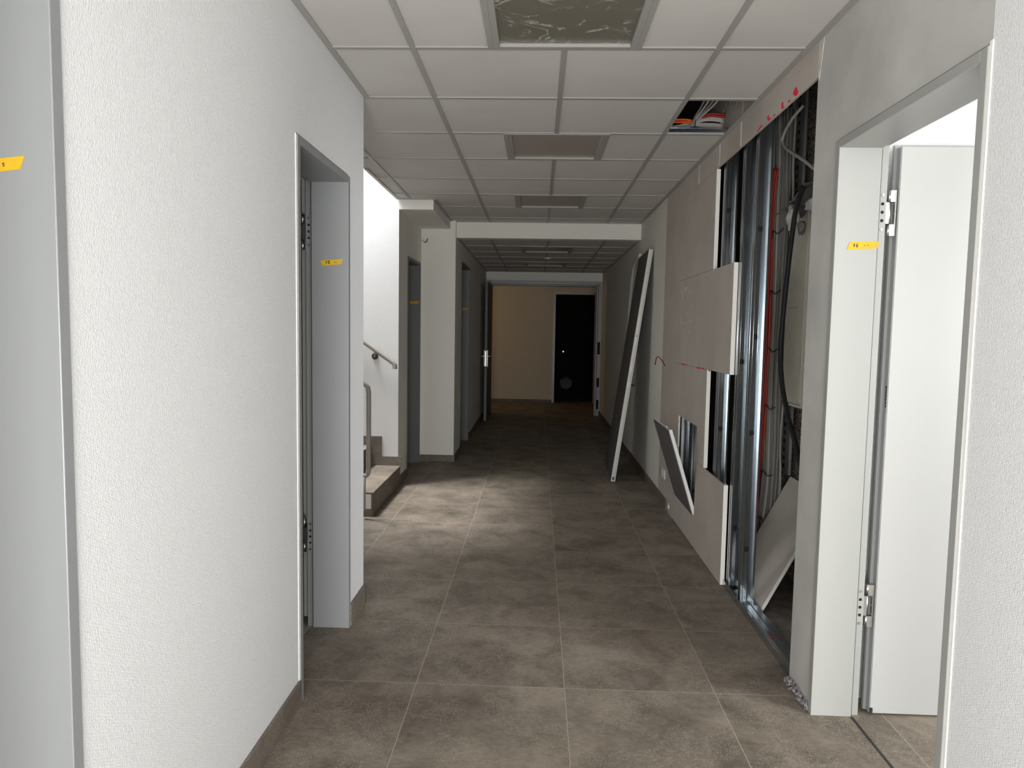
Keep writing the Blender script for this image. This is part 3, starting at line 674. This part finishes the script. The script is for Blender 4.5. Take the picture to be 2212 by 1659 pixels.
# mortar remains at the foot of the plaster column
rb = MB(); rnd = random.Random(5)
for i in range(90):
    y = rnd.uniform(2.66, 2.905); s_ = rnd.uniform(.003, .010)
    T_ = Matrix.Translation((XR-.004+rnd.uniform(-.012, .002), y, rnd.uniform(.0, .035)*(1 if y < 2.88 else .3))) @ Matrix.Rotation(rnd.uniform(0, 3), 4, Vector((rnd.random(), rnd.random(), rnd.random()+.1)).normalized())
    rb.box(-s_*.4, s_*.4, -s_, s_, -s_*.5, s_*.5, T=T_)
rb.build('mortar_remains', m_rubble, label='broken mortar and glue remains along the foot of the plaster column', cat='rubble', kind='stuff')

# ------------------------------------------------------------------ cavity contents
pr = empty('perforated_rail', (1.50, 4.2, 0), label='tall perforated steel angle with a row of slots beside the cables', cat='steel rail')
f = MB(); f.box(1.484, 1.488, 4.14, 4.30, .63, 2.95).box(1.484, 1.500, 4.136, 4.140, .63, 2.95).box(1.470, 1.484, 4.30, 4.304, .63, 2.95)
f.build('angle', m_perf, pr)
hl = MB()
for i in range(45):
    z = .66+i*.05; hl.box(1.4828, 1.4838, 4.205, 4.232, z, z+.024)
hl.build('slots', m_dark, pr)
cb = empty('wiring_cabinet', (1.46, 3.75, 1.08), label='pale recessed sheet-steel cabinet hanging in the open cavity', cat='cabinet')
f = MB(); f.box(1.400, 1.404, 3.70, 4.06, 1.08, 2.16).box(1.404, 1.52, 4.056, 4.06, 1.08, 2.16).box(1.404, 1.52, 3.70, 4.056, 1.08, 1.084)
f.build('side_sheet', m_cab, cb, .001)
MB().box(1.376, 1.40, 3.30, 3.715, 1.08, 2.14).build('raised_door', m_cab, cb, .003)
f = MB(); f.box(1.394, 1.3998, 3.735, 3.747, 1.10, 2.14).box(1.392, 1.3998, 3.765, 3.772, 1.10, 2.14).build('ribs', m_cab, cb)
MB().box(1.385, 1.3998, 3.715, 3.90, 1.068, 1.079).build('bottom_lip', m_alu, cb)
f = MB()
for z in (1.25, 1.45, 1.70): f.tube([(1.3985, 3.97, z), (1.3998, 3.97, z)], .010, 14)
f.tube([(1.3745, 3.56, 1.56), (1.3758, 3.56, 1.56)], .018, 16); f.box(1.396, 1.3998, 3.86, 4.0, 1.598, 1.606)
f.build('knockout_discs', m_board, cb)
# cables
rnd = random.Random(11)
def cable(pts, r, m, label, group, name='cable', n=8): return MB().tube(spline(pts, 5), r, n).build(name, m, label=label, cat='cable', group=group)
NG = 27
for i in range(NG):
    col = i//3; row = i % 3
    fr = col/8; x = 1.405+row*.020+rnd.uniform(-.004, .004)
    pts = []
    for z in (.06, .25, .55, .85, 1.15, 1.5, 1.85, 2.2, 2.45, 2.75):
        wid = .19 if z in (.55, .85, 1.5) else .225
        yy = 4.155+wid*fr+(.16*(.5-z) if z < .5 else 0)+rnd.uniform(-.007, .007)
        if z > 2.3: yy += (.05+.10*fr)*(z-2.3)
        pts.append((x+rnd.uniform(-.005, .005), yy, z))
    thick = i % 4 == 0
    m_ = m_lightc if i % 5 == 2 else m_greyc
    lab = ('thick ' if thick else 'thin ')+('pale grey' if m_ is m_lightc else 'dark grey')+' cable running upright in the bundle behind the studs'
    cable(pts, .0100 if thick else .0068, m_, lab, ('thick ' if thick else 'thin ')+('pale' if m_ is m_lightc else 'dark')+' grey cables in the open wall')
for i in range(5):
    x = 1.365+(i % 2)*.014
    pts = [(x+rnd.uniform(-.003, .003), 4.265+i*.013*sp+rnd.uniform(-.003, .003)+dy, z) for z, dy, sp in ((.30, .05, .6), (.42, .05, 1.4), (.6, .03, 1.7), (.9, 0, .9), (1.2, -.01, .8), (1.5, -.01, .8), (1.85, 0, .8), (2.1, 0, 1), (2.3, -.01, 1.2), (2.42, -.04, 1))]
    cable(pts, .0068, m_redc if i != 1 else m_orange2, ('deep red' if i != 1 else 'orange-red')+' cable running upright at the left side of the cable bundle', ('red' if i != 1 else 'orange-red')+' cables in the open wall')
# cable ties
for k, z in enumerate((.33, .62, 1.02, 1.36, 1.70, 2.05)):
    o_ = -.02; m = MB(); m.tube(spline([(1.350, 4.40+o_, z), (1.355, 4.33+o_, z-.014), (1.375, 4.28+o_, z+.014), (1.386, 4.23+o_, z-.010), (1.39, 4.15+o_, z+.010)], 4), .0030, 6)
    m.tube([(1.375, 4.28+o_, z+.01), (1.368, 4.27+o_, z-.035)], .0026, 6)
    m.build('cable_tie', m_ins, label='black cable tie on the upright cable bundle, '+('lowest of all', 'just above the leaning board', 'level with the cabinet underside', 'level with the middle of the cabinet', 'two below the crumpled paper', 'topmost, beside the crumpled paper')[k], cat='cable tie', group='black ties on the cable bundle')
cable([(1.34, 3.76, 2.63), (1.30, 3.82, 2.57), (1.29, 3.91, 2.505), (1.29, 3.87, 2.45), (1.29, 3.70, 2.365), (1.29, 3.57, 2.305), (1.29, 3.40, 2.22), (1.29, 3.2, 2.14)], .0085, m_lightc, 'single light grey cable looping above the crumpled paper', None)
bc = MB().tube(spline([(1.25, 3.46, 2.16), (1.25, 3.535, 2.08), (1.25, 3.578, 1.965), (1.25, 3.626, 1.741), (1.25, 3.663, 1.508), (1.25, 3.672, 1.366), (1.25, 3.625, 1.202), (1.25, 3.521, 1.048), (1.25, 3.40, .929), (1.25, 3.30, .80), (1.25, 3.2, .62), (1.26, 3.1, .4), (1.27, 3.05, .02)], 5), .0125, 12).build('cable', m_black, label='thick black hose hanging in front of the pale cabinet', cat='cable')
# crumpled paper / foil
pb = empty('crumpled_paper', (1.29, 3.62, 2.0), label='crumpled grey and white paper stuffed above the cabinet', cat='paper')
def crumple(center, rad, seed, squash=(1, 1, 1)):
    r_ = random.Random(seed); m = MB(); bmesh.ops.create_icosphere(m.bm, subdivisions=2, radius=1)
    for v in m.bm.verts:
        d = r_.uniform(.62, 1.15); v.co = Vector((v.co.x*rad[0]*d, v.co.y*rad[1]*d, v.co.z*rad[2]*d))+Vector(center)
    return m
crumple((1.30, 3.735, 2.06), (.03, .075, .075), 1).build('paper_ball', m_bag, pb)
crumple((1.315, 3.50, 2.085), (.03, .10, .03), 2).build('paper_fold', m_bag, pb)
sh = MB(); r_ = random.Random(9); G = []
for i in range(9):
    row = []
    for j in range(4):
        y = 3.86-.055*i; row.append(sh.bm.verts.new((1.25+.045*j+r_.uniform(-.008, .008), y, 2.125+.006*i+(.03 if i > 5 else 0)-.05*abs(j-1.5)*.5+r_.uniform(-.014, .014))))
    G.append(row)
for i in range(8):
    for j in range(3): sh.bm.faces.new((G[i][j], G[i][j+1], G[i+1][j+1], G[i+1][j]))
o = sh.build('foil_sheet', m_bagd, pb); md = o.modifiers.new('s', 'SOLIDIFY'); md.thickness = .003
crumple((1.30, 3.60, 1.985), (.02, .035, .04), 4).build('foil_scrap', m_bagd, pb)
# leaning board in the cavity
lb = empty('leaning_board', (1.2, 3.9, 0), label='grey laminated board leaning against the back of the cavity', cat='board')
L0, L1 = Vector((1.190, 0, .004)), Vector((1.506, 0, .62)); d_ = (L1-L0); n_ = Vector((d_.z, 0, -d_.x)).normalized()*-.016
MB().prism([(L0.x, L0.z), (L1.x, L1.z), (L1.x+n_.x, L1.z+n_.z), (L0.x+n_.x, L0.z+n_.z)], 'y', 3.60, 4.12).build('panel', m_board, lb)
MB().prism([(L0.x, L0.z), (L1.x, L1.z), (L1.x+n_.x, L1.z+n_.z), (L0.x+n_.x, L0.z+n_.z)], 'y', 3.5985, 3.5999).build('pale_edge', m_gypedge, lb)
# debris
for (x, y, sz, lab) in ((1.36, 3.33, .02, 'small dark offcut lying on the cavity floor'), (1.30, 3.22, .026, 'thin dark wire scrap lying on the cavity floor')):
    m = MB(); m.tube(spline([(x, y, .010), (x+.015, y+.02, .018), (x+.03, y+.03, .010)], 4), .005 if sz < .024 else .003, 7); m.build('wire_scrap', m_ins, label=lab, cat='scrap')

# ------------------------------------------------------------------ ceiling hole contents
rnd = random.Random(21)
for i in range(6):
    z = 2.672+.012*i; y = 4.33+.012*(i % 3)
    cable([(.62, y+.03, 2.668+.004*i), (.80, y+.02, 2.672+.005*i), (.90, 4.345+.004*i, 2.690+.006*i), (.98, y+.01, z+.012), (1.05, y, z+.006), (1.079, y, z)], .0050, m_lightc, 'light grey cable lying in the ceiling opening', 'grey cables in the ceiling opening')
for i in range(2):
    cable([(.62, 4.31, 2.700+.014*i), (.75, 4.31, 2.700+.014*i), (.85, 4.32, 2.704+.014*i), (.89, 4.33, 2.706+.01*i)], .006, m_orange, 'orange cable end at the left of the ceiling opening', 'orange cables in the ceiling opening')
for i in range(2):
    cable([(.90, 4.32, 2.722+.01*i), (1.0, 4.31, 2.738+.012*i), (1.05, 4.31, 2.735+.012*i), (1.079, 4.31, 2.735+.012*i)], .006, m_redc, 'dark red cable at the right of the ceiling opening', 'red cables in the ceiling opening')
for i in range(4):
    cable([(.82+.012*i, 4.36, 2.675), (.885+.004*i, 4.335, 2.695), (.90+.012*i, 4.27, 2.725), (.915+.024*i, 4.15, 2.765), (.93+.036*i, 4.02, 2.84), (.94+.045*i, 3.95, 2.95)], .0058, m_lightc if i % 2 else m_greyc, ('pale' if i % 2 else 'darker')+' grey cable rising from the bundle in the ceiling opening', ('pale' if i % 2 else 'darker')+' rising cables in the ceiling opening')
MB().tube([(.905, 4.335+.042*math.cos(2*PI*k/14), 2.71+.045*math.sin(2*PI*k/14)) for k in range(14)], .0028, 6, closed=True).build('cable_tie', m_ins, label='black cable tie around the bundle in the ceiling opening', cat='cable tie')
MB().box(.735, 1.078, 4.216, 4.2185, 2.618, 2.640).box(.735, 1.078, 4.206, 4.228, 2.640, 2.642).build('metal_profile', m_steel, label='bare metal profile at the far edge of the ceiling opening', cat='metal profile')
struct('wall_right_upper', MB().box(XR, 1.2, 2.885, 4.30, H+.004, TOP).box(XR, 1.2, 4.30, 4.42, 2.78, TOP).box(XR, 1.2, 4.42, 5.468, H+.004, TOP), m_gyps)
q = MB(); rnd = random.Random(8)
for i in range(9): q.prism(blob(rnd.uniform(3.75, 4.25), rnd.uniform(2.66, 2.9), rnd.uniform(.008, .02), rnd.uniform(.03, .09), 8, i+50), 'x', XR-.0008-.0001*i, XR-.0001)
struct('trim_filler_smears', q, m_filler)

# ------------------------------------------------------------------ leaning door leaf
ld = empty('leaning_door', (.77, 7.2, 0), label='grey door leaf taken off its hinges, leaning against the right wall', cat='door leaf')
b0 = Vector((.772, 6.745, .006)); ln = 2.245; an = math.atan2(1.072-.775, 2.22)
T = Matrix.Translation(b0) @ Matrix.Rotation(-.035, 4, 'Z') @ Matrix.Rotation(an, 4, 'Y')
MB().box(-.042, 0, 0, .90, .0, ln, T=T).build('leaf', m_leand, ld, .001)
f = MB(); f.box(-.0415, -.012, -.004, -.0002, 0, ln, T=T).box(-.010, .0, -.004, -.0002, 0, ln, T=T)
f.build('stile_edge', m_stile, ld, .0008)
f = MB(); f.box(-.032, -.016, -.0062, -.0042, 1.33, 1.62, T=T).build('lock_plate', m_plate, ld)
for z in (.93, 1.08): MB().box(-.034, -.014, -.0062, -.0042, z, z+.05, T=T).box(-.030, -.018, -.009, -.0063, z+.012, z+.038, T=T).build('bolt_plate', m_plate, ld)
MB().box(-.030, -.014, -.0066, -.0042, .015, .045, T=T).build('drop_seal', m_ins, ld)
MB().cyl(T @ Vector((-.024, -.0063, 1.42)), T @ Vector((-.024, -.0045, 1.42)), .006, 10).build('cylinder_hole', m_ins, ld)
hs = T @ Vector((.0, .05, .95)); MB().tube([hs, hs+Vector((.03, 0, -.005)), hs+Vector((.035, .06, -.01))], .009, 8).build('handle', m_ins, ld)
# loose sealing strip hanging over the leaf
cs = [(1.055, 7.50, 2.262), (1.058, 7.93, 2.20), (1.060, 8.10, 2.064), (1.060, 8.25, 1.814), (1.060, 8.37, 1.60), (1.060, 8.59, 1.41)]
MB().tube(spline(cs, 5), [.018]*18+[.016, .013, .011, .010, .009, .008, .006, .003], 8).build('sealing_strip', m_stile, label='pale plastic strip curving down beside the top of the leaning door leaf', cat='strip')

# ------------------------------------------------------------------ socket, wire, small
so = empty('wall_socket', (XR, 5.86, .28), label='double wall socket on the unpainted strip near the floor', cat='socket')
MB().box(XR-.008, XR, 5.80, 5.95, .235, .315).build('cover_plate', m_white, so, .003)
for y in (5.838, 5.912): MB().tube([(XR-.0085, y, .275), (XR-.012, y, .275)], [.028, .024], 18).build('socket_insert', m_white, so)
wr = MB(); wr.tube(spline([(1.082, 5.98, 1.165), (1.06, 5.95, 1.20), (1.0, 5.84, 1.252), (.975, 5.80, 1.245), (.95, 5.71, 1.195)], 5), .004, 8)
wr.build('loose_wire', m_redc, label='short red wire sticking out of the unpainted wall strip', cat='wire')
MB().box(XR-.001, XR+.0, 5.96, 6.02, 1.15, 1.21).build('wire_outlet', m_filler, label='small filled hole where the red wire leaves the wall', cat='wall outlet')
# foot of the strip: pipe stub in a recess
MB().tube([(XR-.004, 5.60, .0), (XR-.004, 5.60, .10)], .014, 10).build('pipe_stub', m_perf, label='short grey pipe stub at the foot of the unpainted strip', cat='pipe')
